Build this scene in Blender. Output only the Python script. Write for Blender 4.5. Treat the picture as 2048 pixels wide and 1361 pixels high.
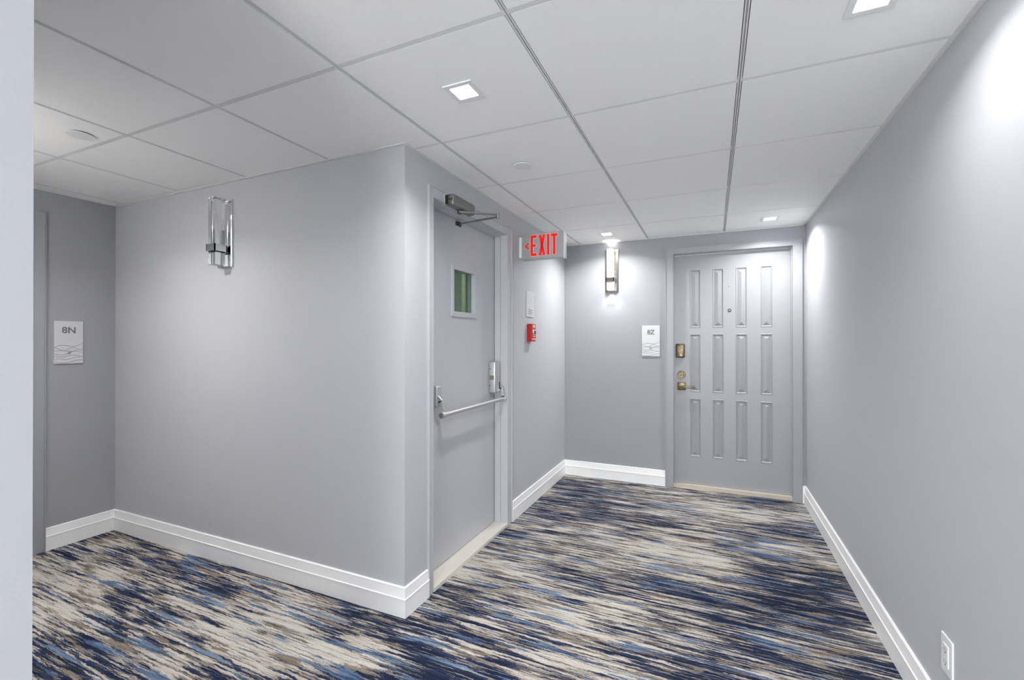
import bpy, bmesh, math, random
from mathutils import Vector, Matrix

for o in list(bpy.data.objects):
    bpy.data.objects.remove(o, do_unlink=True)
S = bpy.context.scene
C = S.collection
PI = math.pi

# ------------------------------------------------------------------ camera, world, exposure
CAM_Z = 1.268
cam_data = bpy.data.cameras.new('camera')
cam_data.sensor_width = 36.0
cam_data.lens = 904.5 / 2048 * 36.0
cam_data.clip_start = 0.02
cam = bpy.data.objects.new('camera', cam_data)
C.objects.link(cam)
cam.location = (0, 0, CAM_Z)
cam.rotation_euler = (PI / 2 + 0.0026, 0, 0.4178)
S.camera = cam

world = bpy.data.worlds.new('world')
S.world = world
world.use_nodes = True
world.node_tree.nodes['Background'].inputs[0].default_value = (0.8, 0.85, 0.9, 1)
world.node_tree.nodes['Background'].inputs[1].default_value = 1.0

S.view_settings.view_transform = 'Standard'
S.view_settings.look = 'None'
S.view_settings.gamma = 1.0
S.view_settings.use_curve_mapping = False
S.view_settings.exposure = 1.70
DOWNLIGHT_W = 5.0           # watts of each recessed downlight
SCONCE_W = 0.30
# added fill light, placed as daylight from an unseen window behind the camera
win_fill = bpy.data.lights.new('added_window_fill', 'AREA')
win_fill.shape = 'RECTANGLE'; win_fill.size = 1.2; win_fill.size_y = 1.7; win_fill.energy = 38.0; win_fill.color = (0.98, 0.99, 1.0)
win_fill_o = bpy.data.objects.new('added_window_fill', win_fill)
C.objects.link(win_fill_o)
win_fill_o.location = (-0.14, -3.02, 1.15)
win_fill_o.rotation_euler = (PI / 2, 0, 0)

# ------------------------------------------------------------------ room measures (metres)
H = 2.178                    # ceiling height
XD, YC, YE, XL, XR = -1.2985, 1.7055, 4.1646, -3.69, 0.665
XN, YN, YB = -0.95, 0.335, -3.0    # near left wall, its corner, back of the corridor
TH = 0.2
COLS = [-3.5700, -2.9601, -2.3630, -1.7569, -1.1369, -0.5226, 0.0868]
ROWS = [1.1354 - 0.6096 * k for k in range(6, 0, -1)] + [1.1354, 1.7652, 2.3724, 2.9813, 3.5908]
EXIT_Y0, EXIT_Y1, EXIT_TOP = 1.928, 2.836, 2.002
END_X0, END_X1, END_TOP = -0.316, 0.580, 2.028
LEFT_Y0, LEFT_Y1, LEFT_TOP = 0.470, 1.301, 2.005

# ------------------------------------------------------------------ material helpers
def new_mat(name):
    m = bpy.data.materials.new(name)
    m.use_nodes = True
    nt = m.node_tree
    return m, nt, nt.nodes['Principled BSDF']

def srgb(r, g, b):
    def f(c):
        c /= 255.0
        return c / 12.92 if c <= 0.04045 else ((c + 0.055) / 1.055) ** 2.4
    return (f(r), f(g), f(b), 1)

def plain(name, col, rough=0.5, metal=0.0, spec=0.5, bump=0.0, bscale=200, var=0.0, vscale=6.0):
    m, nt, p = new_mat(name)
    p.inputs['Base Color'].default_value = col
    p.inputs['Roughness'].default_value = rough
    p.inputs['Metallic'].default_value = metal
    p.inputs['Specular IOR Level'].default_value = spec
    tc = nt.nodes.new('ShaderNodeNewGeometry')
    if bump:
        n = nt.nodes.new('ShaderNodeTexNoise')
        n.inputs['Scale'].default_value = bscale
        n.inputs['Detail'].default_value = 3
        b = nt.nodes.new('ShaderNodeBump')
        b.inputs['Strength'].default_value = bump
        b.inputs['Distance'].default_value = 0.002
        nt.links.new(tc.outputs['Position'], n.inputs['Vector'])
        nt.links.new(n.outputs['Fac'], b.inputs['Height'])
        nt.links.new(b.outputs['Normal'], p.inputs['Normal'])
    if var:
        n = nt.nodes.new('ShaderNodeTexNoise')
        n.inputs['Scale'].default_value = vscale
        n.inputs['Detail'].default_value = 4
        r = nt.nodes.new('ShaderNodeMapRange')
        r.inputs['To Min'].default_value = 1 - var
        r.inputs['To Max'].default_value = 1 + var
        mx = nt.nodes.new('ShaderNodeMix')
        mx.data_type = 'RGBA'
        mx.blend_type = 'MULTIPLY'
        mx.inputs['Factor'].default_value = 1
        mx.inputs['A'].default_value = col
        nt.links.new(tc.outputs['Position'], n.inputs['Vector'])
        nt.links.new(n.outputs['Fac'], r.inputs['Value'])
        nt.links.new(r.outputs['Result'], mx.inputs['B'])
        nt.links.new(mx.outputs['Result'], p.inputs['Base Color'])
    return m

def emis(name, col, strength):
    m, nt, p = new_mat(name)
    p.inputs['Base Color'].default_value = col
    p.inputs['Emission Color'].default_value = col
    p.inputs['Emission Strength'].default_value = strength
    return m

PAINT = srgb(193, 195, 200)
M = {}
M['wall'] = plain('wall_paint', PAINT, 0.55, spec=0.3, bump=0.12, bscale=140, var=0.012)
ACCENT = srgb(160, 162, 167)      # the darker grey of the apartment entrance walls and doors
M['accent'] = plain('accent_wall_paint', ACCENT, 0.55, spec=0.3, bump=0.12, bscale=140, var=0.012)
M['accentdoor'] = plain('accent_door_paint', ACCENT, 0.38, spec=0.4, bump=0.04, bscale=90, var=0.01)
M['door'] = plain('exit_door_paint', srgb(194, 196, 201), 0.38, spec=0.4, bump=0.04, bscale=90, var=0.01)
M['trim'] = plain('white_trim_paint', srgb(250, 250, 250), 0.35, spec=0.45, var=0.01)
M['tile'] = plain('ceiling_tile_mineral', srgb(250, 250, 249), 0.9, spec=0.1, bump=0.35, bscale=420, var=0.012, vscale=30)
M['grid'] = plain('ceiling_grid_white', srgb(228, 228, 228), 0.5)
M['slot'] = plain('plenum_dark', srgb(105, 105, 105), 0.9)
M['white'] = plain('white_plastic', srgb(236, 237, 238), 0.35, var=0.01)
M['plate'] = plain('white_sign_plate', srgb(208, 209, 211), 0.4, var=0.02, vscale=40)
M['letter'] = plain('sign_grey', srgb(112, 113, 117), 0.5)
M['groove'] = plain('wave_grey', srgb(138, 139, 143), 0.5)
M['chrome'] = plain('chrome', (0.72, 0.73, 0.75, 1), 0.06, 1.0)
M['nickel'] = plain('brushed_nickel_plate', (0.42, 0.40, 0.38, 1), 0.22, 1.0, bump=0.02)
M['alu'] = plain('satin_aluminium', (0.60, 0.60, 0.60, 1), 0.38, 0.75, var=0.05, vscale=40)
M['closer'] = plain('closer_aluminium_paint', (0.24, 0.24, 0.235, 1), 0.36, 0.7, var=0.06, vscale=40)
M['armsteel'] = plain('arm_steel', (0.30, 0.30, 0.30, 1), 0.35, 0.8)
M['dark'] = plain('dark_hole', srgb(30, 30, 30), 0.7)
M['shoe'] = plain('dark_bracket', (0.09, 0.09, 0.085, 1), 0.4, 0.7)
M['brasslabel'] = plain('dull_label', srgb(132, 126, 104), 0.5, 0.3)
M['red'] = plain('alarm_red', srgb(178, 22, 22), 0.4, var=0.03)
M['redface'] = plain('alarm_face_red', srgb(205, 40, 34), 0.4)
M['signface'] = plain('sign_face_aluminium', srgb(176, 177, 177), 0.45, 0.35, var=0.02, vscale=80)
M['exitred'] = emis('exit_letter_red', (0.55, 0.004, 0.004, 1), 0.20)
M['exitglow'] = emis('exit_letter_edge', (0.80, 0.42, 0.38, 1), 0.10)
M['lens'] = emis('downlight_lens', (1, 1, 1, 1), 14.0)
M['stone'] = plain('threshold_marble', srgb(222, 217, 208), 0.35, var=0.05, vscale=18)
M['wood'] = plain('threshold_beige', srgb(205, 194, 180), 0.45, var=0.08, vscale=14)
M['wire'] = plain('glass_wire', srgb(150, 158, 145), 0.4, 0.4)
M['gapdark'] = plain('gap_black', srgb(38, 38, 40), 0.7)
M['stairpaint'] = plain('stair_floor_grey', srgb(120, 122, 118), 0.8, var=0.05)
M['pipe'] = plain('stair_pipe_paint', srgb(140, 158, 128), 0.5, var=0.05)

def mat_brass():
    m, nt, p = new_mat('antique_brass')
    g = nt.nodes.new('ShaderNodeNewGeometry')
    v = nt.nodes.new('ShaderNodeTexNoise'); v.inputs['Scale'].default_value = 160; v.inputs['Detail'].default_value = 2
    r = nt.nodes.new('ShaderNodeValToRGB')
    r.color_ramp.elements[0].position = 0.4; r.color_ramp.elements[0].color = (0.07, 0.055, 0.032, 1)
    r.color_ramp.elements[1].position = 0.62; r.color_ramp.elements[1].color = (0.26, 0.205, 0.13, 1)
    b = nt.nodes.new('ShaderNodeBump'); b.inputs['Strength'].default_value = 0.4; b.inputs['Distance'].default_value = 0.002
    nt.links.new(g.outputs['Position'], v.inputs['Vector'])
    nt.links.new(v.outputs['Fac'], r.inputs['Fac'])
    nt.links.new(r.outputs['Color'], p.inputs['Base Color'])
    nt.links.new(v.outputs['Fac'], b.inputs['Height'])
    nt.links.new(b.outputs['Normal'], p.inputs['Normal'])
    p.inputs['Metallic'].default_value = 0.85
    p.inputs['Roughness'].default_value = 0.35
    return m
M['brass'] = mat_brass()
M['brassplain'] = plain('aged_brass', (0.19, 0.15, 0.08, 1), 0.32, 0.85, var=0.1, vscale=60)

def mat_glass(name, col, rough):
    m, nt, p = new_mat(name)
    p.inputs['Base Color'].default_value = col
    p.inputs['Transmission Weight'].default_value = 1.0
    p.inputs['Roughness'].default_value = rough
    p.inputs['IOR'].default_value = 1.48
    return m
M['crystal'] = mat_glass('clear_crystal', (0.97, 0.98, 0.98, 1), 0.01)

def mat_pane():
    m, nt, p = new_mat('wired_glass_pane')
    out = nt.nodes['Material Output']
    tr = nt.nodes.new('ShaderNodeBsdfTransparent'); tr.inputs['Color'].default_value = (0.80, 0.88, 0.80, 1)
    gl = nt.nodes.new('ShaderNodeBsdfGlossy'); gl.inputs['Roughness'].default_value = 0.03
    mx = nt.nodes.new('ShaderNodeMixShader'); mx.inputs['Fac'].default_value = 0.07
    nt.links.new(tr.outputs['BSDF'], mx.inputs[1]); nt.links.new(gl.outputs['BSDF'], mx.inputs[2])
    nt.links.new(mx.outputs['Shader'], out.inputs['Surface'])
    return m
M['pane'] = mat_pane()

def mat_lit_crystal():
    m, nt, p = new_mat('lit_bubble_crystal')
    g = nt.nodes.new('ShaderNodeNewGeometry')
    v = nt.nodes.new('ShaderNodeTexVoronoi'); v.inputs['Scale'].default_value = 80
    v.inputs['Randomness'].default_value = 1.0
    r = nt.nodes.new('ShaderNodeValToRGB')
    e = r.color_ramp.elements
    e[0].position = 0.15; e[0].color = (0.95, 0.90, 0.82, 1)
    e[1].position = 0.62; e[1].color = (0.12, 0.10, 0.08, 1)
    x = e.new(0.42); x.color = (0.50, 0.45, 0.38, 1)
    nt.links.new(g.outputs['Position'], v.inputs['Vector'])
    nt.links.new(v.outputs['Distance'], r.inputs['Fac'])
    nt.links.new(r.outputs['Color'], p.inputs['Emission Color'])
    p.inputs['Emission Strength'].default_value = 0.62
    p.inputs['Base Color'].default_value = (0.5, 0.48, 0.45, 1)
    p.inputs['Roughness'].default_value = 0.1
    return m
M['litcrystal'] = mat_lit_crystal()

def mat_block():
    m, nt, p = new_mat('green_painted_block')
    g = nt.nodes.new('ShaderNodeTexCoord')
    sp = nt.nodes.new('ShaderNodeSeparateXYZ'); ad = nt.nodes.new('ShaderNodeMath'); mp = nt.nodes.new('ShaderNodeCombineXYZ')
    nt.links.new(sp.outputs['X'], ad.inputs[0]); nt.links.new(sp.outputs['Y'], ad.inputs[1])
    nt.links.new(ad.outputs[0], mp.inputs['X']); nt.links.new(sp.outputs['Z'], mp.inputs['Y'])
    b = nt.nodes.new('ShaderNodeTexBrick')
    b.inputs['Color1'].default_value = srgb(106, 120, 98); b.inputs['Color2'].default_value = srgb(100, 114, 94)
    b.inputs['Mortar'].default_value = srgb(84, 98, 78)
    b.inputs['Scale'].default_value = 1.0
    b.inputs['Brick Width'].default_value = 0.2; b.inputs['Row Height'].default_value = 0.065
    b.inputs['Mortar Size'].default_value = 0.005
    nt.links.new(g.outputs['Object'], sp.inputs['Vector'])
    nt.links.new(mp.outputs['Vector'], b.inputs['Vector'])
    nt.links.new(b.outputs['Color'], p.inputs['Base Color'])
    p.inputs['Roughness'].default_value = 0.6
    return m
M['block'] = mat_block()

def mat_carpet():
    m, nt, p = new_mat('streaked_carpet')
    L = nt.links.new
    geo = nt.nodes.new('ShaderNodeNewGeometry')
    def mapping(sx, sy, ox=0.0, oy=0.0, src=None):
        q = nt.nodes.new('ShaderNodeMapping')
        q.inputs['Scale'].default_value = (sx, sy, 1)
        q.inputs['Location'].default_value = (ox, oy, 0)
        L(src or geo.outputs['Position'], q.inputs['Vector'])
        return q.outputs['Vector']
    def noise(vec, detail=3.0, rough=0.55, dist=0.0):
        n = nt.nodes.new('ShaderNodeTexNoise')
        n.noise_dimensions = '2D'
        n.inputs['Scale'].default_value = 1.0
        n.inputs['Detail'].default_value = detail
        n.inputs['Roughness'].default_value = rough
        n.inputs['Distortion'].default_value = dist
        L(vec, n.inputs['Vector'])
        return n.outputs['Fac']
    def math_(op, a, b=None):
        n = nt.nodes.new('ShaderNodeMath'); n.operation = op
        for i, v in enumerate((a, b)):
            if v is None: continue
            if isinstance(v, (int, float)): n.inputs[i].default_value = v
            else: L(v, n.inputs[i])
        return n.outputs[0]
    def step(v, lo, hi):
        n = nt.nodes.new('ShaderNodeMapRange')
        n.inputs['From Min'].default_value = lo; n.inputs['From Max'].default_value = hi
        L(v, n.inputs['Value'])
        return n.outputs['Result']
    def mix(f, a, b):
        n = nt.nodes.new('ShaderNodeMix'); n.data_type = 'RGBA'
        for s, v in (('Factor', f), ('A', a), ('B', b)):
            if isinstance(v, (tuple, float, int)): n.inputs[s].default_value = v
            else: L(v, n.inputs[s])
        return n.outputs['Result']
    def ramp(v, stops):
        n = nt.nodes.new('ShaderNodeValToRGB')
        e = n.color_ramp.elements
        while len(e) < len(stops): e.new(0.5)
        for k, (pos, col) in enumerate(stops):
            e[k].position = pos; e[k].color = col
        L(v, n.inputs['Fac'])
        return n.outputs['Color']
    # jitter of the tuft rows, so colour edges look stepped and ragged
    jit = noise(mapping(60, 210), 3, 0.7)
    cm = nt.nodes.new('ShaderNodeCombineXYZ')
    L(math_('MULTIPLY', math_('SUBTRACT', jit, 0.5), 0.11), cm.inputs['X'])
    L(math_('MULTIPLY', math_('SUBTRACT', noise(mapping(30, 60, 3, 7), 2), 0.5), 0.011), cm.inputs['Y'])
    ad = nt.nodes.new('ShaderNodeVectorMath'); ad.operation = 'ADD'
    L(geo.outputs['Position'], ad.inputs[0]); L(cm.outputs[0], ad.inputs[1])
    P = ad.outputs[0]
    sep = nt.nodes.new('ShaderNodeSeparateXYZ'); L(geo.outputs['Position'], sep.inputs[0])
    band = math_('COSINE', math_('ADD', math_('MULTIPLY', sep.outputs['X'], 4.65), 1.4))
    region = math_('ADD', noise(mapping(0.9, 1.9, 5.3, 2.1, P), 3, 0.55), math_('MULTIPLY', band, 0.055))
    patch = noise(mapping(2.3, 15.0, 1.7, 4.4, P), 4, 0.62)
    streak = noise(mapping(3.6, 75.0, 8.0, 1.0, P), 3, 0.62)
    val = math_('ADD', math_('MULTIPLY', region, 0.70), math_('MULTIPLY', patch, 0.62))
    val = math_('ADD', val, math_('MULTIPLY', streak, 0.80))
    val = step(val, 0.66, 1.46)
    navy = srgb(30, 40, 64); navy2 = srgb(42, 56, 90); char = srgb(66, 65, 70)
    grey = srgb(112, 107, 104); taupe = srgb(146, 136, 125); cream = srgb(194, 186, 177); pale = srgb(214, 208, 200)
    base = ramp(val, [(0.0, navy), (0.37, navy), (0.40, navy2), (0.46, navy2), (0.475, char), (0.50, grey), (0.53, taupe), (0.555, cream), (0.72, pale)])
    # steel-blue islands, some long and pale
    blue = noise(mapping(2.0, 24.0, 21.0, 9.0, P), 3, 0.6)
    bcol = mix(step(noise(mapping(3, 40, 2, 2, P), 2), 0.35, 0.65), srgb(54, 83, 124), srgb(120, 146, 172))
    base = mix(math_('MULTIPLY', step(blue, 0.60, 0.62), 0.92), base, bcol)
    # brown-grey islands
    brn = noise(mapping(3.0, 24.0, 33.0, 14.0, P), 3, 0.6)
    base = mix(step(brn, 0.62, 0.65), base, srgb(140, 128, 115))
    # thin dark yarn lines, and thin light ones
    l1 = noise(mapping(3.2, 150.0, 11.0, 3.0, P), 2, 0.5)
    base = mix(math_('MULTIPLY', step(l1, 0.56, 0.64), 0.68), base, srgb(58, 57, 62))
    l2 = noise(mapping(4.0, 150.0, 41.0, 23.0, P), 2, 0.5)
    base = mix(math_('MULTIPLY', step(l2, 0.59, 0.67), 0.70), base, srgb(176, 169, 161))
    # tuft grain
    grain = noise(mapping(300, 420), 2, 0.75)
    gr = nt.nodes.new('ShaderNodeMapRange')
    gr.inputs['From Min'].default_value = 0.25; gr.inputs['From Max'].default_value = 0.75
    gr.inputs['To Min'].default_value = 0.50; gr.inputs['To Max'].default_value = 1.42
    L(grain, gr.inputs['Value'])
    mul = nt.nodes.new('ShaderNodeMix'); mul.data_type = 'RGBA'; mul.blend_type = 'MULTIPLY'
    mul.inputs['Factor'].default_value = 1
    L(base, mul.inputs['A']); L(gr.outputs['Result'], mul.inputs['B'])
    L(mul.outputs['Result'], p.inputs['Base Color'])
    p.inputs['Roughness'].default_value = 0.95
    p.inputs['Specular IOR Level'].default_value = 0.1
    b = nt.nodes.new('ShaderNodeBump'); b.inputs['Strength'].default_value = 0.6; b.inputs['Distance'].default_value = 0.004
    L(math_('ADD', grain, math_('MULTIPLY', streak, 0.7)), b.inputs['Height'])
    L(b.outputs['Normal'], p.inputs['Normal'])
    return m
M['carpet'] = mat_carpet()

# ------------------------------------------------------------------ mesh helpers
def nbm():
    return bmesh.new()

def box(bm, x0, x1, y0, y1, z0, z1, bev=0.0, seg=2):
    t = bmesh.new()
    bmesh.ops.create_cube(t, size=1.0)
    for v in t.verts:
        v.co = Vector(((x0 + x1) / 2 + v.co.x * (x1 - x0), (y0 + y1) / 2 + v.co.y * (y1 - y0), (z0 + z1) / 2 + v.co.z * (z1 - z0)))
    if bev:
        bmesh.ops.bevel(t, geom=t.edges[:], offset=bev, segments=seg, affect='EDGES', profile=0.5)
    me = bpy.data.meshes.new('tmp'); t.to_mesh(me); t.free()
    bm.from_mesh(me); bpy.data.meshes.remove(me)
    return bm

def cyl(bm, p0, p1, r0, r1=None, n=24):
    r1 = r0 if r1 is None else r1
    p0, p1 = Vector(p0), Vector(p1)
    d = (p1 - p0).normalized()
    a = d.orthogonal().normalized(); b = d.cross(a)
    A, B = [], []
    for k in range(n):
        t = 2 * PI * k / n
        w = a * math.cos(t) + b * math.sin(t)
        A.append(bm.verts.new(p0 + w * r0)); B.append(bm.verts.new(p1 + w * r1))
    for k in range(n):
        bm.faces.new((A[k], A[(k + 1) % n], B[(k + 1) % n], B[k]))
    bm.faces.new(A[::-1]); bm.faces.new(B)
    return bm

def bar(bm, p0, p1, w, h, up=(0, 0, 1)):
    """rectangular bar from p0 to p1, w across, h along up"""
    p0, p1, up = Vector(p0), Vector(p1), Vector(up)
    d = (p1 - p0).normalized(); s = d.cross(up).normalized() * w / 2; u = s.cross(d).normalized() * h / 2
    q = [[bm.verts.new(p + s * a + u * b) for a, b in ((-1, -1), (1, -1), (1, 1), (-1, 1))] for p in (p0, p1)]
    for k in range(4):
        bm.faces.new((q[0][k], q[0][(k + 1) % 4], q[1][(k + 1) % 4], q[1][k]))
    bm.faces.new(q[0][::-1]); bm.faces.new(q[1])
    return bm

def prism(bm, pts, y0, y1):
    """polygon of (x, z) points extruded from y0 to y1"""
    a = [bm.verts.new((x, y0, z)) for x, z in pts]
    b = [bm.verts.new((x, y1, z)) for x, z in pts]
    n = len(pts)
    bm.faces.new(a); bm.faces.new(b[::-1])
    for k in range(n):
        bm.faces.new((a[k], b[k], b[(k + 1) % n], a[(k + 1) % n]))
    return bm

def dome(bm, c, r, depth, n=20, rings=5):
    """low dome facing -y, its rim at c"""
    c = Vector(c)
    prev = None
    for i in range(rings):
        a = PI / 2 * i / rings
        cur = [bm.verts.new(c + Vector((math.cos(a) * r * math.cos(2 * PI * k / n), -math.sin(a) * depth, math.cos(a) * r * math.sin(2 * PI * k / n)))) for k in range(n)]
        if prev:
            for k in range(n):
                bm.faces.new((prev[k], prev[(k + 1) % n], cur[(k + 1) % n], cur[k]))
        prev = cur
    t = bm.verts.new(c + Vector((0, -depth, 0)))
    for k in range(n):
        bm.faces.new((prev[k], prev[(k + 1) % n], t))
    return bm

def obj(name, bm, mat, parent=None, smooth=False, loc=None):
    bmesh.ops.recalc_face_normals(bm, faces=bm.faces[:])
    me = bpy.data.meshes.new(name)
    bm.to_mesh(me); bm.free()
    me.materials.append(M[mat] if isinstance(mat, str) else mat)
    if smooth:
        for p in me.polygons: p.use_smooth = True
        me.set_sharp_from_angle(angle=math.radians(38))
    o = bpy.data.objects.new(name, me)
    C.objects.link(o)
    if parent: o.parent = parent
    if loc: o.location = loc
    return o

def tag(o, label, cat=None, group=None, kind=None):
    if label: o['label'] = label
    if cat: o['category'] = cat
    if group: o['group'] = group
    if kind: o['kind'] = kind
    return o

def thing(name, label, cat, loc, rz=0.0, group=None, kind=None):
    o = bpy.data.objects.new(name, None)
    o.empty_display_size = 0.1
    C.objects.link(o)
    o.location = loc; o.rotation_euler = (0, 0, rz)
    return tag(o, label, cat, group, kind)

def struct(name, bm, mat, label=None):
    o = obj(name, bm, mat)
    o['kind'] = 'structure'
    if label:
        o['label'] = label
    return o

def font_mesh(text, size, extrude, offset):
    cu = bpy.data.curves.new('lettering', 'FONT')
    cu.body = text; cu.size = size; cu.extrude = extrude; cu.offset = offset
    cu.align_x = 'CENTER'; cu.align_y = 'CENTER'; cu.resolution_u = 4
    t = bpy.data.objects.new('lettering_source', cu)
    C.objects.link(t)
    bpy.context.view_layer.update()
    me = bpy.data.meshes.new_from_object(t.evaluated_get(bpy.context.evaluated_depsgraph_get()))
    bpy.data.objects.remove(t, do_unlink=True)
    # curve plane xy -> local x, z facing -y
    me.transform(Matrix.Rotation(PI / 2, 4, 'X'))
    return me

EAST = PI / 2      # things on walls that face +X
WEST = -PI / 2     # things on walls that face -X
# a wall thing is built facing local -y: x to the right as one looks at the wall, z up

# ------------------------------------------------------------------ floor and ceiling
REGIONS = [(XD, XR, YN, YE), (XN, XR, YB, YN), (XL, XD, YN, YC)]
bm = nbm()
for x0, x1, y0, y1 in REGIONS:
    box(bm, x0, x1, y0, y1, -0.06, 0.0)
box(bm, END_X0, END_X1, YE, YE + 0.12, -0.06, 0.0)
box(bm, XD - 0.14, XD, EXIT_Y0, EXIT_Y1, -0.06, 0.0)
box(bm, XL - 0.12, XL, LEFT_Y0, LEFT_Y1, -0.06, 0.0)
struct('floor', bm, 'carpet', 'corridor carpet streaked in navy, steel blue, taupe and cream')

bm = nbm()
for x0, x1, y0, y1 in REGIONS:
    box(bm, x0, x1, y0, y1, H + 0.025, H + 0.08)
ceiling = struct('ceiling', bm, 'slot', 'white suspended ceiling of square tiles in a slotted grid')

GAP = 0.0087      # half of a grid bar with its two reveals
def clip(r, c):
    x0, x1, y0, y1 = max(r[0], c[0]), min(r[1], c[1]), max(r[2], c[2]), min(r[3], c[3])
    return (x0, x1, y0, y1) if x1 - x0 > 0.004 and y1 - y0 > 0.004 else None
xs = [XL - 1] + COLS + [XR + 1]
ys = [YB - 1] + ROWS + [YE + 1]
for i in range(len(xs) - 1):
    for j in range(len(ys) - 1):
        cell = (xs[i] + GAP, xs[i + 1] - GAP, ys[j] + GAP, ys[j + 1] - GAP)
        bm = nbm(); any_ = False
        for r in REGIONS:
            q = clip(r, cell)
            if q:
                box(bm, q[0], q[1], q[2], q[3], H, H + 0.018); any_ = True
        if any_:
            obj('ceiling_tile', bm, 'tile', ceiling)
        else:
            bm.free()

def grid_bar(x0, x1, y0, y1, along):
    """a slotted T bar: two flanges 4 mm wide with a slot between"""
    bm = nbm()
    if along == 'y':
        c = (x0 + x1) / 2
        for a, b in ((-0.0062, -0.0021), (0.0021, 0.0062)):
            box(bm, c + a, c + b, y0, y1, H + 0.0002, H + 0.010)
        box(bm, c - 0.0062, c + 0.0062, y0, y1, H + 0.010, H + 0.014)
    else:
        c = (y0 + y1) / 2
        for a, b in ((-0.0066, -0.0006), (0.0006, 0.0066)):
            box(bm, x0, x1, c + a, c + b, H + 0.0002, H + 0.010)
        box(bm, x0, x1, c - 0.0066, c + 0.0066, H + 0.010, H + 0.014)
    obj('grid_bar', bm, 'grid', ceiling)
for x in COLS:
    lo, hi = None, None
    for r in REGIONS:
        if r[0] < x < r[1]:
            lo = r[2] if lo is None else min(lo, r[2]); hi = r[3] if hi is None else max(hi, r[3])
    grid_bar(x, x, lo, hi, 'y')
for y in ROWS:
    lo, hi = None, None
    for r in REGIONS:
        if r[2] < y < r[3]:
            lo = r[0] if lo is None else min(lo, r[0]); hi = r[1] if hi is None else max(hi, r[1])
    ends = [lo] + [x for x in COLS if lo < x < hi] + [hi]
    for a, b in zip(ends[:-1], ends[1:]):
        grid_bar(a + (0.0062 if a != lo else 0), b - (0.0062 if b != hi else 0), y, y, 'x')

def angle(x0, x1, y0, y1):
    bm = nbm(); box(bm, x0, x1, y0, y1, H - 0.003, H + 0.012)
    obj('wall_angle', bm, 'grid', ceiling)
W_ = 0.016
angle(XR - W_, XR, YB, YE)
angle(XD, XR, YE - W_, YE)
angle(XD, XD + W_, YC, YE)
angle(XL, XD + W_, YC - W_, YC)
angle(XL, XL + W_, YN, YC)
angle(XL, XN, YN, YN + W_)
angle(XN, XN + W_, YB, YN)

# ------------------------------------------------------------------ walls
ZT = H + 0.08
def wall(name, boxes, label, mat='wall'):
    bm = nbm()
    for b in boxes: box(bm, *b)
    return struct(name, bm, mat, label)
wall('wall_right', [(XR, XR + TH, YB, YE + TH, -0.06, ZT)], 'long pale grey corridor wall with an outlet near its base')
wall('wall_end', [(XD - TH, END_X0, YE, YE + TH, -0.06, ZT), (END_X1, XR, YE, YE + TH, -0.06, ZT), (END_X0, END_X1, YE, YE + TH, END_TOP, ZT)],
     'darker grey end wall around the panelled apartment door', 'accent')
wall('wall_exit', [(XD - TH, XD, YC + TH, EXIT_Y0, -0.06, ZT), (XD - TH, XD, EXIT_Y1, YE, -0.06, ZT), (XD - TH, XD, EXIT_Y0, EXIT_Y1, EXIT_TOP, ZT)],
     'pale grey wall around the stair exit door')
wall('wall_middle', [(XL - TH, XD, YC, YC + TH, -0.06, ZT)], 'wide pale grey wall with the unlit chrome sconce')
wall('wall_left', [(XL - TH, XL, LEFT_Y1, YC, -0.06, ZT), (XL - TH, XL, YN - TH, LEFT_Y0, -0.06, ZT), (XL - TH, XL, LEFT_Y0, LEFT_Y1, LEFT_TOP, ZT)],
     'darker grey wall at the end of the side corridor, beside the 8N plate', 'accent')
wall('wall_near', [(XN - TH, XN, YB, YN, -0.06, ZT)], 'pale grey wall edge at the mouth of the side corridor')
wall('wall_return', [(XL, XN - TH, YN - TH, YN, -0.06, ZT)], 'side corridor wall facing the unlit sconce')
WX0, WX1, WZ0, WZ1 = -0.74, 0.46, 0.30, 2.00
wall('wall_back', [(XN, WX0, YB - TH, YB, -0.06, ZT), (WX1, XR, YB - TH, YB, -0.06, ZT), (WX0, WX1, YB - TH, YB, -0.06, WZ0), (WX0, WX1, YB - TH, YB, WZ1, ZT)], 'wall closing the corridor behind')

# ------------------------------------------------------------------ baseboards
BH, BT = 0.136, 0.016
PROFILE = [(0, 0), (BT, 0), (BT, 0.082), (BT + 0.002, 0.0835), (BT + 0.002, 0.0865), (BT - 0.002, 0.089), (0.0095, 0.128), (0.0100, 0.1325), (0.0065, BH), (0, BH)]
def baseboard(name, p0, p1, n, m0, m1, label):
    """straight run; m = +1 outside corner, -1 inside corner, 0 square end"""
    p0, p1, n = Vector((*p0, 0)), Vector((*p1, 0)), Vector((*n, 0))
    d = (p1 - p0).normalized()
    bm = nbm()
    A = [bm.verts.new(p0 + n * a - d * (m0 * a) + Vector((0, 0, z))) for a, z in PROFILE]
    B = [bm.verts.new(p1 + n * a + d * (m1 * a) + Vector((0, 0, z))) for a, z in PROFILE]
    k = len(PROFILE)
    for i in range(k):
        bm.faces.new((A[i], A[(i + 1) % k], B[(i + 1) % k], B[i]))
    bm.faces.new(A); bm.faces.new(B[::-1])
    return struct(name, bm, 'trim', label)
CO = 0.052     # casing width
baseboard('baseboard_middle', (XL, YC), (XD, YC), (0, -1), -1, 1, 'tall white baseboard under the unlit sconce')
baseboard('baseboard_exit_near', (XD, YC), (XD, EXIT_Y0 - 0.045), (1, 0), 1, 0, 'short white baseboard between the wall corner and the exit door')
baseboard('baseboard_exit_far', (XD, EXIT_Y1 + 0.066), (XD, YE), (1, 0), 0, -1, 'white baseboard below the fire alarm')
baseboard('baseboard_end', (XD, YE), (END_X0 - 0.064, YE), (0, -1), -1, 0, 'white baseboard under the lit sconce')
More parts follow.
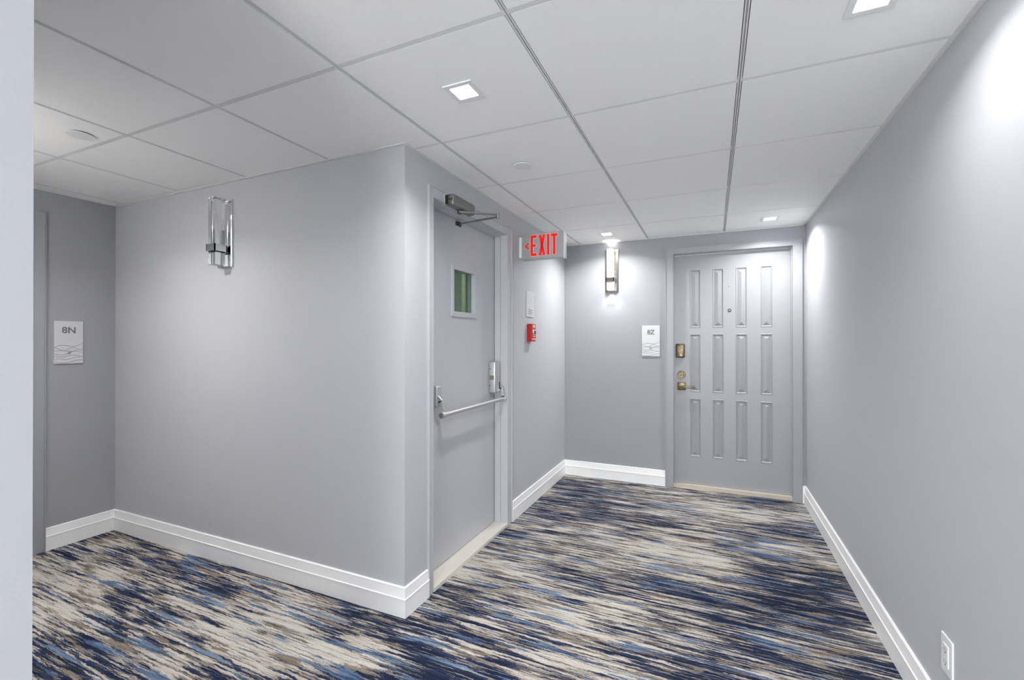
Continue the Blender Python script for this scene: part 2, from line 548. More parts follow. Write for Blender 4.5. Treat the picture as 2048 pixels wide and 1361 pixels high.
baseboard('baseboard_end_corner', (END_X1 + 0.061, YE), (XR, YE), (0, -1), 0, -1, 'tiny white baseboard between door casing and long wall')
baseboard('baseboard_right', (XR, YE), (XR, YB), (-1, 0), -1, -1, 'long white baseboard along the outlet wall')
baseboard('baseboard_left', (XL, LEFT_Y1 + 0.052), (XL, YC), (1, 0), 0, -1, 'white baseboard under the 8N plate')
baseboard('baseboard_near', (XN, YB), (XN, YN), (1, 0), -1, 1, 'white baseboard of the near wall edge')
baseboard('baseboard_return', (XL, YN), (XN, YN), (0, 1), -1, 1, 'white baseboard facing the unlit sconce')
baseboard('baseboard_back', (XN, YB), (XR, YB), (0, 1), -1, -1, 'white baseboard of the back wall')

# ------------------------------------------------------------------ doors
def casing(parent, x0, x1, top, wl, wr, wt, proud, depth, stop, mat='accentdoor'):
    """door frame in local door coordinates: face casing, jamb and stop"""
    bm = nbm()
    prism(bm, [(x0 - wl, 0), (x0, 0), (x0, top), (x1, top), (x1, 0), (x1 + wr, 0), (x1 + wr, top + wt), (x0 - wl, top + wt)], -proud, 0.0)
    q = 0.006
    prism(bm, [(x0 - wl, 0), (x0 - wl + q, 0), (x0 - wl + q, top + wt - q), (x1 + wr - q, top + wt - q), (x1 + wr - q, 0), (x1 + wr, 0), (x1 + wr, top + wt), (x0 - wl, top + wt)], -proud - 0.006, -proud + 0.001)
    c = obj('casing', bm, mat, parent)
    bm = nbm()
    prism(bm, [(x0 - 0.001, 0), (x0 + 0.004, 0), (x0 + 0.004, top - 0.004), (x1 - 0.004, top - 0.004), (x1 - 0.004, 0), (x1 + 0.001, 0), (x1 + 0.001, top + 0.001), (x0 - 0.001, top + 0.001)], -proud + 0.001, depth + 0.05)
    obj('jamb', bm, mat, parent)
    bm = nbm()
    s = stop
    prism(bm, [(x0 + 0.004, 0), (x0 + s, 0), (x0 + s, top - s), (x1 - s, top - s), (x1 - s, 0), (x1 - 0.004, 0), (x1 - 0.004, top - 0.004), (x0 + 0.004, top - 0.004)], depth * 0.5, depth - 0.002)
    obj('door_stop', bm, mat, parent)

# --- apartment door 8Z at the end of the corridor: local x = world X - 0.132
DX = (END_X0 + END_X1) / 2
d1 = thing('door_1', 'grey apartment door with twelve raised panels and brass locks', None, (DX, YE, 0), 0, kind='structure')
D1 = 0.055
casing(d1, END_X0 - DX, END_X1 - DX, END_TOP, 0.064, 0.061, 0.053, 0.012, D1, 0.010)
LX0, LX1, LZ0, LZ1 = END_X0 - DX + 0.010, END_X1 - DX - 0.010, 0.040, END_TOP - 0.012
PW = 0.086
pcols = [x - DX for x in (-0.181, -0.002, 0.175, 0.358)]
prows = [(0.271, 0.771), (0.830, 1.329), (1.384, 1.884)]
bm = nbm()
xc = sorted([LX0, LX1] + [v for c in pcols for v in (c, c + PW)])
zc = sorted([LZ0, LZ1] + [v for r in prows for v in r])
grid = {}
for i, x in enumerate(xc):
    for j, z in enumerate(zc):
        grid[i, j] = bm.verts.new((x, D1, z))
for i in range(len(xc) - 1):
    for j in range(len(zc) - 1):
        if i % 2 == 1 and j % 2 == 1: continue
        bm.faces.new((grid[i, j], grid[i + 1, j], grid[i + 1, j + 1], grid[i, j + 1]))
box(bm, LX0, LX1, D1 + 0.025, D1 + 0.045, LZ0, LZ1)
for a in ((LX0, LX0 + 0.002, LZ0, LZ1), (LX1 - 0.002, LX1, LZ0, LZ1), (LX0, LX1, LZ1 - 0.002, LZ1), (LX0, LX1, LZ0, LZ0 + 0.002)):
    box(bm, a[0], a[1], D1 + 0.0005, D1 + 0.04, a[2], a[3])
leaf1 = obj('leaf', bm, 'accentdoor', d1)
def panel_mesh(w, h):
    bm = nbm()
    def ring(i, y):
        return [bm.verts.new(v) for v in ((i, y, i), (w - i, y, i), (w - i, y, h - i), (i, y, h - i))]
    a = ring(0, 0); b = ring(0.004, -0.003); c = ring(0.013, 0.007); d = ring(0.015, 0.007)
    for p, q in ((a, b), (b, c), (c, d)):
        for k in range(4):
            bm.faces.new((p[k], p[(k + 1) % 4], q[(k + 1) % 4], q[k]))
    r0 = bm.verts.new((w / 2, -0.005, w / 2)); r1 = bm.verts.new((w / 2, -0.005, h - w / 2))
    bm.faces.new((d[0], d[1], r0)); bm.faces.new((d[2], d[3], r1))
    bm.faces.new((d[1], d[2], r1, r0)); bm.faces.new((d[3], d[0], r0, r1))
    return bm
proto = None
for c in pcols:
    for z0, z1 in prows:
        if proto is None:
            proto = obj('raised_panel', panel_mesh(PW, 0.5), 'accentdoor', leaf1, loc=(c, D1, z0))
        else:
            q = proto.copy(); C.objects.link(q); q.parent = leaf1; q.location = (c, D1, z0)
            q.scale = (1, 1, (z1 - z0) / 0.5)
# hardware of door 8Z
bm = nbm(); x0 = -0.296 - DX
box(bm, x0, x0 + 0.074, D1 - 0.030, D1, 1.123, 1.245, 0.010, 3)
kp = obj('keypad_lock', bm, 'brass', d1, True); tag(kp, 'ornate antique brass electronic lock')
bm = nbm(); cyl(bm, (x0 + 0.045, D1 - 0.030, 1.147), (x0 + 0.045, D1 - 0.040, 1.147), 0.012, 0.010)
obj('key_cylinder', bm, 'brassplain', kp, True)
bm = nbm(); cx = -0.251 - DX
cyl(bm, (cx, D1, 0.974), (cx, D1 - 0.012, 0.974), 0.034, 0.030, 28)
cyl(bm, (cx, D1 - 0.012, 0.974), (cx, D1 - 0.022, 0.974), 0.022, 0.019, 28)
db = obj('deadbolt', bm, 'brass', d1, True); tag(db, 'round brass deadbolt')
bm = nbm(); box(bm, cx - 0.002, cx + 0.002, D1 - 0.0225, D1 - 0.021, 0.965, 0.983)
obj('keyhole', bm, 'dark', db)
bm = nbm(); lx = -0.284 - DX
box(bm, lx, lx + 0.068, D1 - 0.010, D1, 0.840, 0.908, 0.004, 2)
cyl(bm, (lx + 0.034, D1 - 0.008, 0.874), (lx + 0.034, D1 - 0.045, 0.874), 0.014)
lv = obj('lever_handle', bm, 'brassplain', d1, True); tag(lv, 'brass lever handle on a square rose')
bm = nbm()
box(bm, lx + 0.020, lx + 0.142, D1 - 0.056, D1 - 0.044, 0.863, 0.881, 0.004, 2)
obj('lever', bm, 'brassplain', lv, True)
bm = nbm(); px_ = 0.129 - DX
cyl(bm, (px_, D1, 1.529), (px_, D1 - 0.006, 1.529), 0.014, 0.011, 24)
ph = obj('peephole', bm, 'shoe', d1, True)
bm = nbm(); dome(bm, (px_, D1 - 0.006, 1.529), 0.006, 0.002); obj('peephole_lens', bm, 'chrome', ph, True)
bm = nbm(); cyl(bm, (px_ - 0.004, D1 + 0.001, 1.727), (px_ - 0.004, D1 - 0.002, 1.727), 0.0035, 0.003, 12)
obj('nail', bm, 'shoe', d1)
bm = nbm()
prism(bm, [(END_X0 - DX + 0.004, 0.0), (END_X1 - DX - 0.004, 0.0), (END_X1 - DX - 0.004, 0.030), (END_X0 - DX + 0.004, 0.030)], 0.012, 0.10)
obj('threshold', bm, 'wood', d1)

# --- stair exit door: local x = world Y - centre, -y = world +X
EC = (EXIT_Y0 + EXIT_Y1) / 2
d2 = thing('door_2', 'pale grey steel exit door with a small wired window and push bar', None, (XD, EC, 0), EAST, kind='structure')
D2 = 0.088
casing(d2, EXIT_Y0 - EC, EXIT_Y1 - EC, EXIT_TOP, 0.043, 0.066, 0.052, 0.008, D2, 0.014, 'door')
ex0, ex1 = EXIT_Y0 - EC + 0.010, EXIT_Y1 - EC - 0.0165
gx0, gx1, gz0, gz1 = 2.272 - EC, 2.527 - EC, 1.443, 1.690
bm = nbm()
zt = EXIT_TOP - 0.014
box(bm, ex0, gx0, D2, D2 + 0.045, 0.022, zt); box(bm, gx1, ex1, D2, D2 + 0.045, 0.022, zt)
box(bm, gx0, gx1, D2, D2 + 0.045, 0.022, gz0); box(bm, gx0, gx1, D2, D2 + 0.045, gz1, zt)
leaf2 = obj('leaf', bm, 'door', d2)
bm = nbm(); box(bm, ex1 + 0.0002, ex1 + 0.0045, D2 - 0.001, D2 + 0.04, 0.022, zt); obj('edge_gap', bm, 'gapdark', d2)  # black strip: the dark of the gap beside the leaf, put into colour
bm = nbm()
fx0, fx1, fz0, fz1 = 2.250 - EC, 2.548 - EC, 1.413, 1.712
for a in ((fx0, gx0, fz0, fz1), (gx1, fx1, fz0, fz1), (gx0, gx1, fz0, gz0), (gx0, gx1, gz1, fz1)):
    box(bm, a[0], a[1], D2 - 0.010, D2, a[2], a[3])
wf = obj('window_frame', bm, 'door', d2)
bm = nbm(); box(bm, gx0, gx1, D2 + 0.019, D2 + 0.025, gz0, gz1)
wp = obj('window_pane', bm, 'pane', d2); tag(wp, 'wired glass pane with a green stairwell behind')
bm = nbm()
k = 0
while gx0 + 0.006 + k * 0.0127 < gx1:
    x = gx0 + 0.006 + k * 0.0127; box(bm, x - 0.0004, x + 0.0004, D2 + 0.0275, D2 + 0.0283, gz0, gz1); k += 1
k = 0
while gz0 + 0.006 + k * 0.0127 < gz1:
    z = gz0 + 0.006 + k * 0.0127; box(bm, gx0, gx1, D2 + 0.0275, D2 + 0.0283, z - 0.0004, z + 0.0004); k += 1
wm = obj('wire_mesh', bm, 'wire', wp); wm['kind'] = 'stuff'
# threshold
bm = nbm()
prism(bm, [(EXIT_Y0 - EC + 0.004, 0.0), (EXIT_Y1 - EC - 0.004, 0.0), (EXIT_Y1 - EC - 0.004, 0.018), (EXIT_Y0 - EC + 0.004, 0.018)], -0.012, 0.14)
obj('threshold', bm, 'stone', d2)
# push bar
BY, BZ = D2 - 0.076, 0.874
bl, br = 2.040 - EC, 2.822 - EC
bm = nbm(); cyl(bm, (bl, BY, BZ), (br, BY, BZ), 0.0125, None, 28)
pb = obj('push_bar', bm, 'alu', d2, True); tag(pb, 'satin aluminium push bar')
bm = nbm(); box(bm, 2.730 - EC, 2.806 - EC, D2 - 0.052, D2, 0.918, 1.130, 0.010, 4)
lc = obj('lock_case', bm, 'alu', pb, True)
bm = nbm(); box(bm, 2.7292 - EC, 2.7310 - EC, D2 - 0.042, D2 - 0.010, 1.008, 1.036); obj('rating_label', bm, 'brasslabel', pb)
for zz in (0.970, 1.082):
    bm = nbm(); cyl(bm, (2.7310 - EC, D2 - 0.013, zz), (2.7288 - EC, D2 - 0.013, zz), 0.004, None, 12); obj('screw', bm, 'shoe', pb)
bm = nbm(); box(bm, 2.790 - EC, 2.798 - EC, D2 - 0.0535, D2 - 0.045, 0.945, 0.990); obj('arm_slot', bm, 'dark', pb)
bm = nbm(); box(bm, 2.042 - EC, 2.086 - EC, D2 - 0.045, D2, 0.910, 1.030, 0.012, 3); obj('end_case', bm, 'alu', pb, True)
for x in (2.052 - EC, 2.812 - EC):
    bm = nbm()
    bar(bm, (x, D2 - 0.030, 0.975), (x, D2 - 0.062, 0.945), 0.012, 0.022)
    bar(bm, (x, D2 - 0.060, 0.949), (x, BY, BZ), 0.012, 0.022, (0, -1, 0))
    obj('arm', bm, 'alu', pb)
for x0, x1 in ((bl - 0.008, bl + 0.016), (br - 0.016, br + 0.006)):
    bm = nbm(); cyl(bm, (x0, BY, BZ), (x1, BY, BZ), 0.0185, None, 28); obj('bar_collar', bm, 'alu', pb, True)
bm = nbm(); cyl(bm, (bl - 0.0095, BY, BZ), (bl - 0.008, BY, BZ), 0.013, None, 24); obj('end_plug', bm, 'armsteel', pb)
# door closer on the header
c0, c1 = 2.030 - EC, 2.268 - EC
bm = nbm(); box(bm, c0 - 0.003, c0 + 0.20, -0.013, -0.008, 1.985, 2.053)
mp_ = obj('closer_plate', bm, 'door', d2)
bm = nbm()
box(bm, c0, c1, -0.066, -0.013, 1.981, 2.043, 0.014, 4)
cb = obj('door_closer', bm, 'closer', d2, True); tag(cb, 'grey metal door closer body')
bm = nbm(); box(bm, c0 - 0.0012, c0 + 0.004, -0.032, -0.0135, 1.990, 2.036); obj('closer_end_recess', bm, 'dark', cb)
for yy in (-0.040, -0.052):
    bm = nbm(); cyl(bm, (c0 + 0.001, yy, 2.012), (c0 - 0.0012, yy, 2.012), 0.0045, None, 12); obj('adjusting_screw', bm, 'dark', cb)
pv = Vector((2.135 - EC, -0.038, 1.970))
el = Vector((2.262 - EC, -0.208, 1.972))
sh = Vector((2.330 - EC, D2 - 0.012, 1.966))
bm = nbm(); cyl(bm, (pv.x, pv.y, 1.984), (pv.x, pv.y, 1.962), 0.012, 0.011, 20); obj('pivot', bm, 'shoe', cb, True)
bm = nbm()
mid = pv.lerp(el, 0.35)
bar(bm, pv, mid, 0.024, 0.008); bar(bm, mid, el, 0.015, 0.008)
obj('main_arm', bm, 'closer', cb)
bm = nbm()
e2 = el + Vector((0, 0, -0.014))
cyl(bm, e2, e2.lerp(sh, 0.55), 0.0065, None, 14); cyl(bm, e2.lerp(sh, 0.5), sh, 0.0045, None, 14)
obj('forearm', bm, 'armsteel', cb, True)
bm = nbm(); cyl(bm, el + Vector((0, 0, 0.008)), el + Vector((0, 0, -0.022)), 0.010, None, 18); obj('elbow_joint', bm, 'armsteel', cb, True)
bm = nbm(); box(bm, sh.x - 0.028, sh.x + 0.028, D2 - 0.006, D2, 1.953, 1.979)
box(bm, sh.x - 0.012, sh.x + 0.012, D2 - 0.020, D2 - 0.005, 1.957, 1.975, 0.003, 2)
obj('arm_bracket', bm, 'shoe', cb)

# --- apartment door 8N in the side corridor
LC = (LEFT_Y0 + LEFT_Y1) / 2
d3 = thing('door_3', 'darker grey apartment door beside the 8N plate', None, (XL, LC, 0), EAST, kind='structure')
casing(d3, LEFT_Y0 - LC, LEFT_Y1 - LC, LEFT_TOP, 0.052, 0.052, 0.045, 0.012, 0.055, 0.010)
bm = nbm(); box(bm, LEFT_Y0 - LC + 0.010, LEFT_Y1 - LC - 0.010, 0.055, 0.10, 0.03, LEFT_TOP - 0.012)
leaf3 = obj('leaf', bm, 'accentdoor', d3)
bm = nbm(); box(bm, LEFT_Y0 - LC + 0.004, LEFT_Y1 - LC - 0.004, 0.01, 0.10, 0.0, 0.026); obj('threshold', bm, 'wood', d3)
bm = nbm(); x0 = LEFT_Y0 - LC + 0.035
box(bm, x0, x0 + 0.068, 0.045, 0.055, 0.84, 0.908, 0.003, 2)
cyl(bm, (x0 + 0.034, 0.047, 0.874), (x0 + 0.034, 0.010, 0.874), 0.014)
l3 = obj('lever_handle', bm, 'brassplain', d3, True)
bm = nbm(); box(bm, x0 + 0.02, x0 + 0.142, -0.001, 0.011, 0.863, 0.881, 0.004, 2); obj('lever', bm, 'brassplain', l3, True)

# --- added window, out of view behind the camera, to go with the fill light
w1 = thing('added_window_1', 'added unseen window at the end of the corridor behind', None, (-0.14, YB, WZ0), PI, kind='structure')
bm = nbm()
for a in ((-0.6, -0.55, 0, 1.7), (0.55, 0.6, 0, 1.7), (-0.55, 0.55, 0, 0.05), (-0.55, 0.55, 1.65, 1.7), (-0.02, 0.02, 0.05, 1.65)):
    box(bm, a[0], a[1], 0.06, 0.12, a[2], a[3])
obj('window_frame', bm, 'trim', w1)
for x0, x1 in ((-0.55, -0.02), (0.02, 0.55)):
    bm = nbm(); box(bm, x0, x1, 0.085, 0.091, 0.05, 1.65); obj('pane', bm, 'pane', w1)

# --- stairwell seen through the exit door window
SX = XD - TH
bm = nbm()
box(bm, SX - 1.3, SX - 1.2, YC + TH, 3.9, -0.06, ZT)
struct('wall_stairwell', bm, 'block', 'green painted block wall of the stairwell beyond the exit door')
bm = nbm()
box(bm, SX - 1.2, SX, YC + TH, 3.9, -0.06, 0.0); struct('floor_stairwell', bm, 'stairpaint', 'grey stair landing beyond the exit door')
bm = nbm(); box(bm, SX - 1.2, SX, YC + TH, 3.9, ZT - 0.02, ZT + 0.05); struct('ceiling_stairwell', bm, 'stairpaint', 'stairwell ceiling beyond the exit door')
bm = nbm(); box(bm, SX - 1.2, SX, 3.9, 4.0, -0.06, ZT); struct('wall_stairwell_far', bm, 'block', 'far green block wall of the stairwell')
sp = thing('stair_pipe', 'vertical green standpipe seen through the wired door window', 'pipe', (SX - 0.72, 3.84, 0))
bm = nbm(); cyl(bm, (0, 0, 0), (0, 0, ZT - 0.02), 0.022); obj('pipe', bm, 'pipe', sp, True)
bm = nbm(); cyl(bm, (0, 0, 1.02), (0, 0, 1.08), 0.03); obj('pipe_clamp', bm, 'pipe', sp, True)
sl = thing('added_stair_lamp', 'added unseen lamp brightening the stairwell beyond the exit door', 'lamp', (SX - 0.6, 3.2, ZT - 0.02))  # added out of view to brighten what the door window shows
bm = nbm(); box(bm, -0.15, 0.15, -0.15, 0.15, -0.05, 0.0, 0.01, 2); obj('added_lamp_body', bm, 'white', sl, True)
ld = bpy.data.lights.new('added_stair_light', 'AREA'); ld.size = 0.28; ld.energy = 3.6
lo = bpy.data.objects.new('added_stair_light', ld); C.objects.link(lo); lo.parent = sl; lo.location = (0, 0, -0.055)

# ------------------------------------------------------------------ exit sign (faces -Y, fixed to the exit wall)
SXC, SYF = XD, 3.062
es = thing('exit_sign', 'grey EXIT sign with red letters and arrow, fixed above the fire alarm', 'sign', (XD, SYF, 1.862))
def sx(X): return X - XD
bm = nbm(); box(bm, sx(-1.278), sx(-0.962), 0.0, 0.048, 0.0, 0.188, 0.003, 2); obj('housing', bm, 'signface', es)
bm = nbm(); box(bm, sx(-0.962), sx(-0.954), 0.001, 0.050, -0.006, 0.188, 0.002, 2); ec_ = obj('end_cap', bm, 'white', es)
bm = nbm(); cyl(bm, (sx(-0.954), 0.022, 0.006), (sx(-0.953), 0.022, 0.006), 0.003, None, 12); obj('screw', bm, 'shoe', ec_)
bm = nbm(); box(bm, 0.0, sx(-1.278), -0.012, 0.060, 0.014, 0.166, 0.003, 2); obj('wall_mount', bm, 'white', es)
zt_, zb_ = 0.174, 0.025
def glyph(name, polys):
    g = nbm(); b = nbm()
    for pts in polys:
        prism(b, pts, -0.0016, 0.0005)
        cxp = sum(p[0] for p in pts) / len(pts); czp = sum(p[1] for p in pts) / len(pts)
        grow = []
        for x, z in pts:
            grow.append((x + (0.0028 if x > cxp else -0.0028), z + (0.0028 if z > czp else -0.0028)))
        prism(g, grow, -0.0008, 0.0005)
    o = obj(name, b, 'exitred', es)
    obj('letter_edge', g, 'exitglow', o)
def rect(x0, x1, z0, z1): return [(sx(x0), z0), (sx(x1), z0), (sx(x1), z1), (sx(x0), z1)]
w = 0.019
glyph('letter_e', [rect(-1.211, -1.211 + w, zb_, zt_), rect(-1.193, -1.164, zt_ - w, zt_), rect(-1.193, -1.170, 0.090, 0.108), rect(-1.193, -1.164, zb_, zb_ + w)])
xa, xb = -1.149, -1.097
glyph('letter_x', [[(sx(xa), zb_), (sx(xa + w), zb_), (sx(xb), zt_), (sx(xb - w), zt_)], [(sx(xa), zt_), (sx(xb - w), zb_), (sx(xb), zb_), (sx(xa + w), zt_)]])
glyph('letter_i', [rect(-1.085, -1.066, zb_, zt_)])
glyph('letter_t', [rect(-1.055, -1.006, zt_ - w, zt_), rect(-1.040, -1.021, zb_, zt_ - w)])
glyph('arrow', [[(sx(-1.259), 0.099), (sx(-1.232), 0.122), (sx(-1.218), 0.122), (sx(-1.240), 0.099)], [(sx(-1.259), 0.099), (sx(-1.240), 0.099), (sx(-1.218), 0.076), (sx(-1.232), 0.076)]])

# ------------------------------------------------------------------ fire alarm and stair sign on the exit wall
fa = thing('fire_alarm', 'red fire alarm pull station with a white and black pull handle', 'fire alarm', (XD, 3.249, 1.265), EAST)
bm = nbm(); box(bm, -0.041, 0.041, -0.036, 0.0, 0.0, 0.136, 0.003, 2); obj('housing', bm, 'red', fa)
bm = nbm(); box(bm, -0.039, 0.039, -0.041, -0.036, 0.002, 0.134, 0.002, 2); cv = obj('cover', bm, 'redface', fa)
me = font_mesh('FIRE', 0.026, 0.0006, 0.0006); me.materials.append(M['white'])
o = bpy.data.objects.new('fire_lettering', me); C.objects.link(o); o.parent = cv; o.location = (0, -0.0415, 0.116)
bm = nbm(); prism(bm, [(-0.026, 0.090), (0.026, 0.090), (0.026, 0.072), (0.012, 0.066), (0.012, 0.052), (-0.012, 0.052), (-0.012, 0.066), (-0.026, 0.072)], -0.047, -0.041); obj('pull_handle', bm, 'white', fa)
bm = nbm(); box(bm, -0.010, 0.020, -0.0485, -0.047, 0.056, 0.084, 0.0); obj('handle_grip', bm, 'dark', fa)
bm = nbm(); prism(bm, [(-0.020, 0.044), (0.020, 0.044), (0.0, 0.034)], -0.0425, -0.041); obj('arrow_mark', bm, 'white', fa)
me = font_mesh('PULL DOWN', 0.0125, 0.0006, 0.0003); me.materials.append(M['white'])
o = bpy.data.objects.new('pull_lettering', me); C.objects.link(o); o.parent = cv; o.location = (0, -0.0415, 0.018)

ss = thing('stair_sign', 'white embossed stair sign above the fire alarm', 'sign', (XD, 3.262, 1.454), EAST)
bm = nbm(); box(bm, -0.075, 0.075, -0.007, 0.0, 0.0, 0.200, 0.0015, 2); obj('plate', bm, 'plate', ss)
for k in range(5):
    bm = nbm(); x = -0.045 + k * 0.022; z = 0.084 + k * 0.021
    box(bm, x, x + 0.024, -0.0105, -0.007, z, z + 0.009, 0.001, 1); obj('stair_step', bm, 'white', ss)
for k in range(3):
    bm = nbm(); z = 0.052 - k * 0.014
    box(bm, -0.045, 0.045 - 0.012 * (k == 2), -0.0080, -0.007, z, z + 0.006); obj('raised_line', bm, 'groove', ss)

# ------------------------------------------------------------------ apartment name plates
WAVES = [(0.405, 0.10, 0.035, 0.3, 1.0), (0.375, -0.005, 0.035, 1.7, 1.5), (0.325, 0.03, 0.012, 0.6, 1.2), (0.265, 0.03, 0.035, 2.9, 1.1),
         (0.205, 0.01, 0.020, 2.6, 1.3), (0.130, 0.05, 0.020, 0.9, 1.4), (0.055, 0.04, 0.022, 2.6, 1.0)]
def name_plate(text, loc, rz, w, h, label):
    t = thing('name_plate', label, 'sign', loc, rz)
    bm = nbm(); box(bm, -w / 2, w / 2, -0.008, 0.0, 0.0, h, 0.0012, 2); obj('plate', bm, 'plate', t)
    me = font_mesh(text, 0.054, 0.0008, 0.0011); me.materials.append(M['letter'])
    o = bpy.data.objects.new('lettering', me); C.objects.link(o); o.parent = t; o.location = (0, -0.0086, h * 0.782)
    for base, rise, amp, ph, fr in WAVES:
        bm = nbm(); N = 24; rows = []
        for k in range(N + 1):
            u = k / N
            x = (u - 0.5) * w * 0.99
            z = h * (base - 0.03 + rise * u + amp * math.sin(ph + fr * 2 * PI * u))
            z = max(z, 0.006)
            hw = 0.0009 + 0.0008 * math.sin(PI * (u * 0.8 + 0.15))
            rows.append([bm.verts.new((x, -0.0078, z - hw)), bm.verts.new((x, -0.0092, z)), bm.verts.new((x, -0.0078, z + hw))])
        for p, q in zip(rows[:-1], rows[1:]):
            bm.faces.new((p[0], q[0], q[1], p[1])); bm.faces.new((p[1], q[1], q[2], p[2]))
        obj('wave_line', bm, 'groove', t)
    bm = nbm(); dome(bm, (0, -0.0078, h * 0.265), 0.0105, 0.007); obj('bell_button', bm, 'chrome', t, True)
    return t
name_plate('8N', (XL, 1.462, 1.127), EAST, 0.140, 0.266, 'white wave-patterned plate reading 8N on the darker grey wall')
name_plate('8Z', (-0.501, YE, 1.135), 0, 0.152, 0.270, 'white wave-patterned plate reading 8Z beside the panelled door')

# ------------------------------------------------------------------ sconces
def sconce(loc, rz, lit, label, up=SCONCE_W, down=SCONCE_W, cone=95, glow=0.0):
    t = thing('wall_sconce', label, 'wall lamp', loc, rz)
    hh = 0.385
    bm = nbm(); box(bm, -0.061, 0.061, -0.014, 0.0, 0.0, hh, 0.002, 2); obj('back_plate', bm, 'nickel' if lit else 'chrome', t)
    bm = nbm(); box(bm, -0.030, 0.030, -0.086, -0.028, 0.006, hh - 0.002, 0.003, 2)
    cr = obj('crystal_bar', bm, 'litcrystal' if lit else 'crystal', t)
    if lit: tag(cr, 'glowing bubbled crystal bar')
    else: tag(cr, 'clear square crystal bar')
    bm = nbm()
    z0, z1 = 0.082, 0.120
    for a in ((-0.0365, -0.0305, -0.0925, -0.0215), (0.0305, 0.0365, -0.0925, -0.0215), (-0.0365, 0.0365, -0.0925, -0.0865), (-0.0365, 0.0365, -0.0275, -0.0215)):
        box(bm, a[0], a[1], a[2], a[3], z0, z1)
    obj('collar', bm, 'nickel' if lit else 'chrome', t)
    bm = nbm(); box(bm, -0.015, 0.015, -0.0225, -0.013, z0 + 0.004, z1 - 0.004); obj('bracket_arm', bm, 'chrome', t)
    if lit:
        for z, sgn, wt in ((-0.012, 1, down), (hh + 0.012, -1, up)):
            ld = bpy.data.lights.new('sconce_light', 'SPOT')
            ld.energy = wt; ld.color = (1, 0.98, 0.95); ld.spot_size = math.radians(cone); ld.spot_blend = 0.9; ld.shadow_soft_size = 0.022
            lo = bpy.data.objects.new('sconce_light', ld); C.objects.link(lo); lo.parent = t
            lo.location = (0, -0.038, z)
            lo.rotation_euler = (0, 0, 0) if sgn > 0 else (PI, 0, 0)
        if glow:  # extra fill source, used by added sconces alone
            ld = bpy.data.lights.new('added_sconce_glow', 'AREA'); ld.shape = 'RECTANGLE'; ld.size = 0.06; ld.size_y = 0.37
            ld.energy = glow; ld.color = (1, 0.985, 0.965)
            lo = bpy.data.objects.new('added_sconce_glow', ld); C.objects.link(lo); lo.parent = t
            lo.location = (0, -0.094, hh / 2); lo.rotation_euler = (PI / 2, 0, 0)
    return t
sconce((-2.548, YC, 1.690), 0, False, 'unlit chrome wall sconce with a clear square crystal bar')
sconce((-0.845, YE, 1.722), 0, True, 'glowing wall sconce with a bubbled crystal bar', 0.4, 0.8, 125)

sconce((-2.750, YN, 1.700), PI, True, 'added unseen crystal sconce across the side corridor from the unlit one', 12.0, 0.5, 158, 2.4)  # added out of view to lift the side corridor ceiling and middle wall
sconce((XN, -0.70, 1.700), EAST, True, 'added unseen crystal sconce on the near wall, behind its corner', 4.0, 0.4, 150, 7.0)  # added behind the camera as fill for the long wall and ceiling
sconce((XR, -0.70, 1.700), WEST, True, 'added unseen crystal sconce on the long wall, far from the outlet', 4.0, 0.2, 150, 0.0)  # added behind the camera, mainly an uplight to brighten the ceiling

# ------------------------------------------------------------------ ceiling fixtures
def downlight(x, y, label, group=None, watts=DOWNLIGHT_W):
    t = thing('downlight', label, 'ceiling light', (x, y, H), 0, group)
    bm = nbm(); a, b = 0.0575, 0.0385
    for q in ((-a, a, -a, -b), (-a, a, b, a), (-a, -b, -b, b), (b, a, -b, b)):
        box(bm, q[0], q[1], q[2], q[3], -0.004, 0.0)
    obj('trim_frame', bm, 'white', t)
    bm = nbm(); box(bm, -b, b, -b, b, -0.0015, -0.0005); obj('lens', bm, 'lens', t)
    ld = bpy.data.lights.new('downlight_lamp', 'AREA'); ld.size = 0.074; ld.energy = watts; ld.spread = math.radians(144); ld.color = (1, 0.985, 0.965)
    lo = bpy.data.objects.new('downlight_lamp', ld); C.objects.link(lo); lo.parent = t; lo.location = (0, 0, -0.006)
    return t
downlight(-0.826, 1.432, 'lit square ceiling downlight close to the outer wall corner by the exit door', watts=3.3)
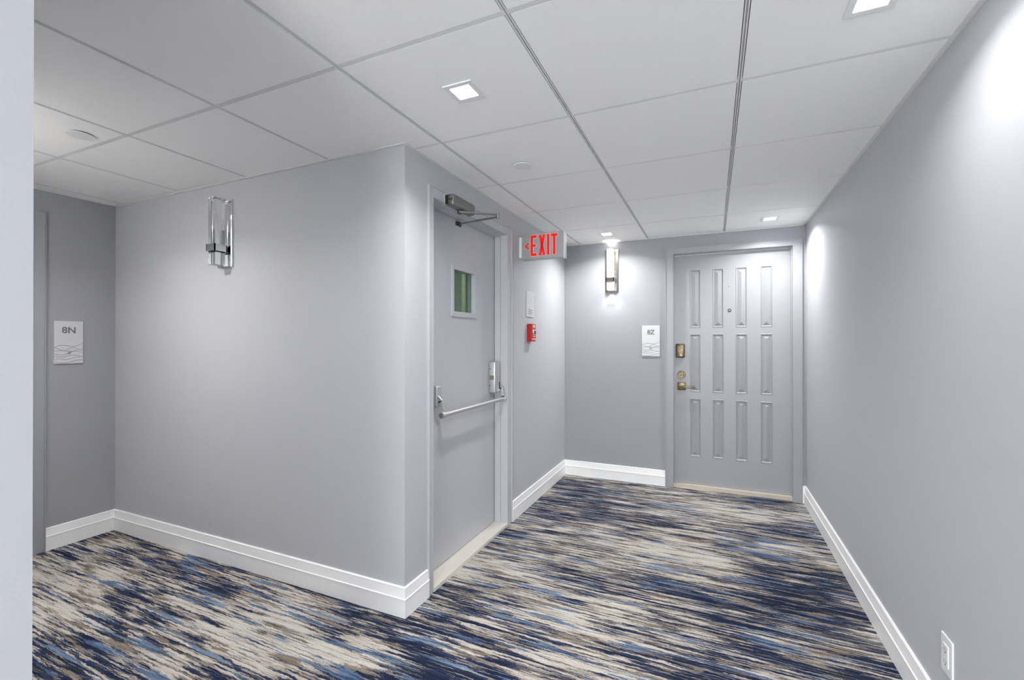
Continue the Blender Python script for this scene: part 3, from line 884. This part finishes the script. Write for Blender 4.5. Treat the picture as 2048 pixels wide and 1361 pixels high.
downlight(0.392, 1.482, 'lit square ceiling downlight by the long wall, above the outlet', watts=1.1)
downlight(-0.822, 3.828, 'lit square ceiling downlight above the glowing sconce', watts=3.0)
downlight(0.388, 3.836, 'lit square ceiling downlight in front of the panelled door', watts=3.0)
downlight(-2.660, 0.830, 'added unseen ceiling downlight in the side corridor, across from the unlit sconce', watts=3.6)  # added behind the near wall edge to brighten the middle wall
downlight(0.392, -0.95, 'added unseen ceiling downlight between the two facing added sconces', watts=1.5)  # added behind the camera for more light in the near corridor
downlight(0.392, -2.40, 'added unseen ceiling downlight beside the added window at the corridor end', watts=3.0)  # added farther back, unseen, for overall brightness

def sprinkler(x, y, r, label):
    t = thing('sprinkler_cover', label, 'sprinkler', (x, y, H))
    bm = nbm(); cyl(bm, (0, 0, 0), (0, 0, -0.004), r * 0.86, None, 32); obj('collar', bm, 'slot', t)
    bm = nbm(); cyl(bm, (0, 0, -0.007), (0, 0, -0.004), r * 0.97, r, 40); obj('cover_plate', bm, 'white', t, True)
sprinkler(-2.541, 1.046, 0.050, 'round white sprinkler cover in the side corridor ceiling')
sprinkler(-0.896, 2.150, 0.044, 'round white sprinkler cover in the ceiling near the exit door')

# ------------------------------------------------------------------ outlet on the long wall
ot = thing('wall_outlet', 'white duplex wall outlet low on the long grey wall', 'outlet', (XR, 1.826, 0.236), WEST)
bm = nbm(); box(bm, -0.037, 0.037, -0.006, 0.0, 0.0, 0.117, 0.0025, 2); obj('cover_plate', bm, 'white', ot)
bm = nbm(); box(bm, -0.0165, 0.0165, -0.0085, -0.005, 0.025, 0.092, 0.0015, 2); oi = obj('receptacle', bm, 'white', ot)
for z in (0.040, 0.077):
    for x, hgt in ((-0.0065, 0.008), (0.0055, 0.0065)):
        bm = nbm(); box(bm, x - 0.0008, x + 0.0008, -0.0088, -0.0080, z - hgt / 2, z + hgt / 2); obj('slot', bm, 'dark', oi)
    bm = nbm(); cyl(bm, (0, -0.0080, z - 0.0095), (0, -0.0088, z - 0.0095), 0.0024, None, 12); obj('ground_hole', bm, 'dark', oi)
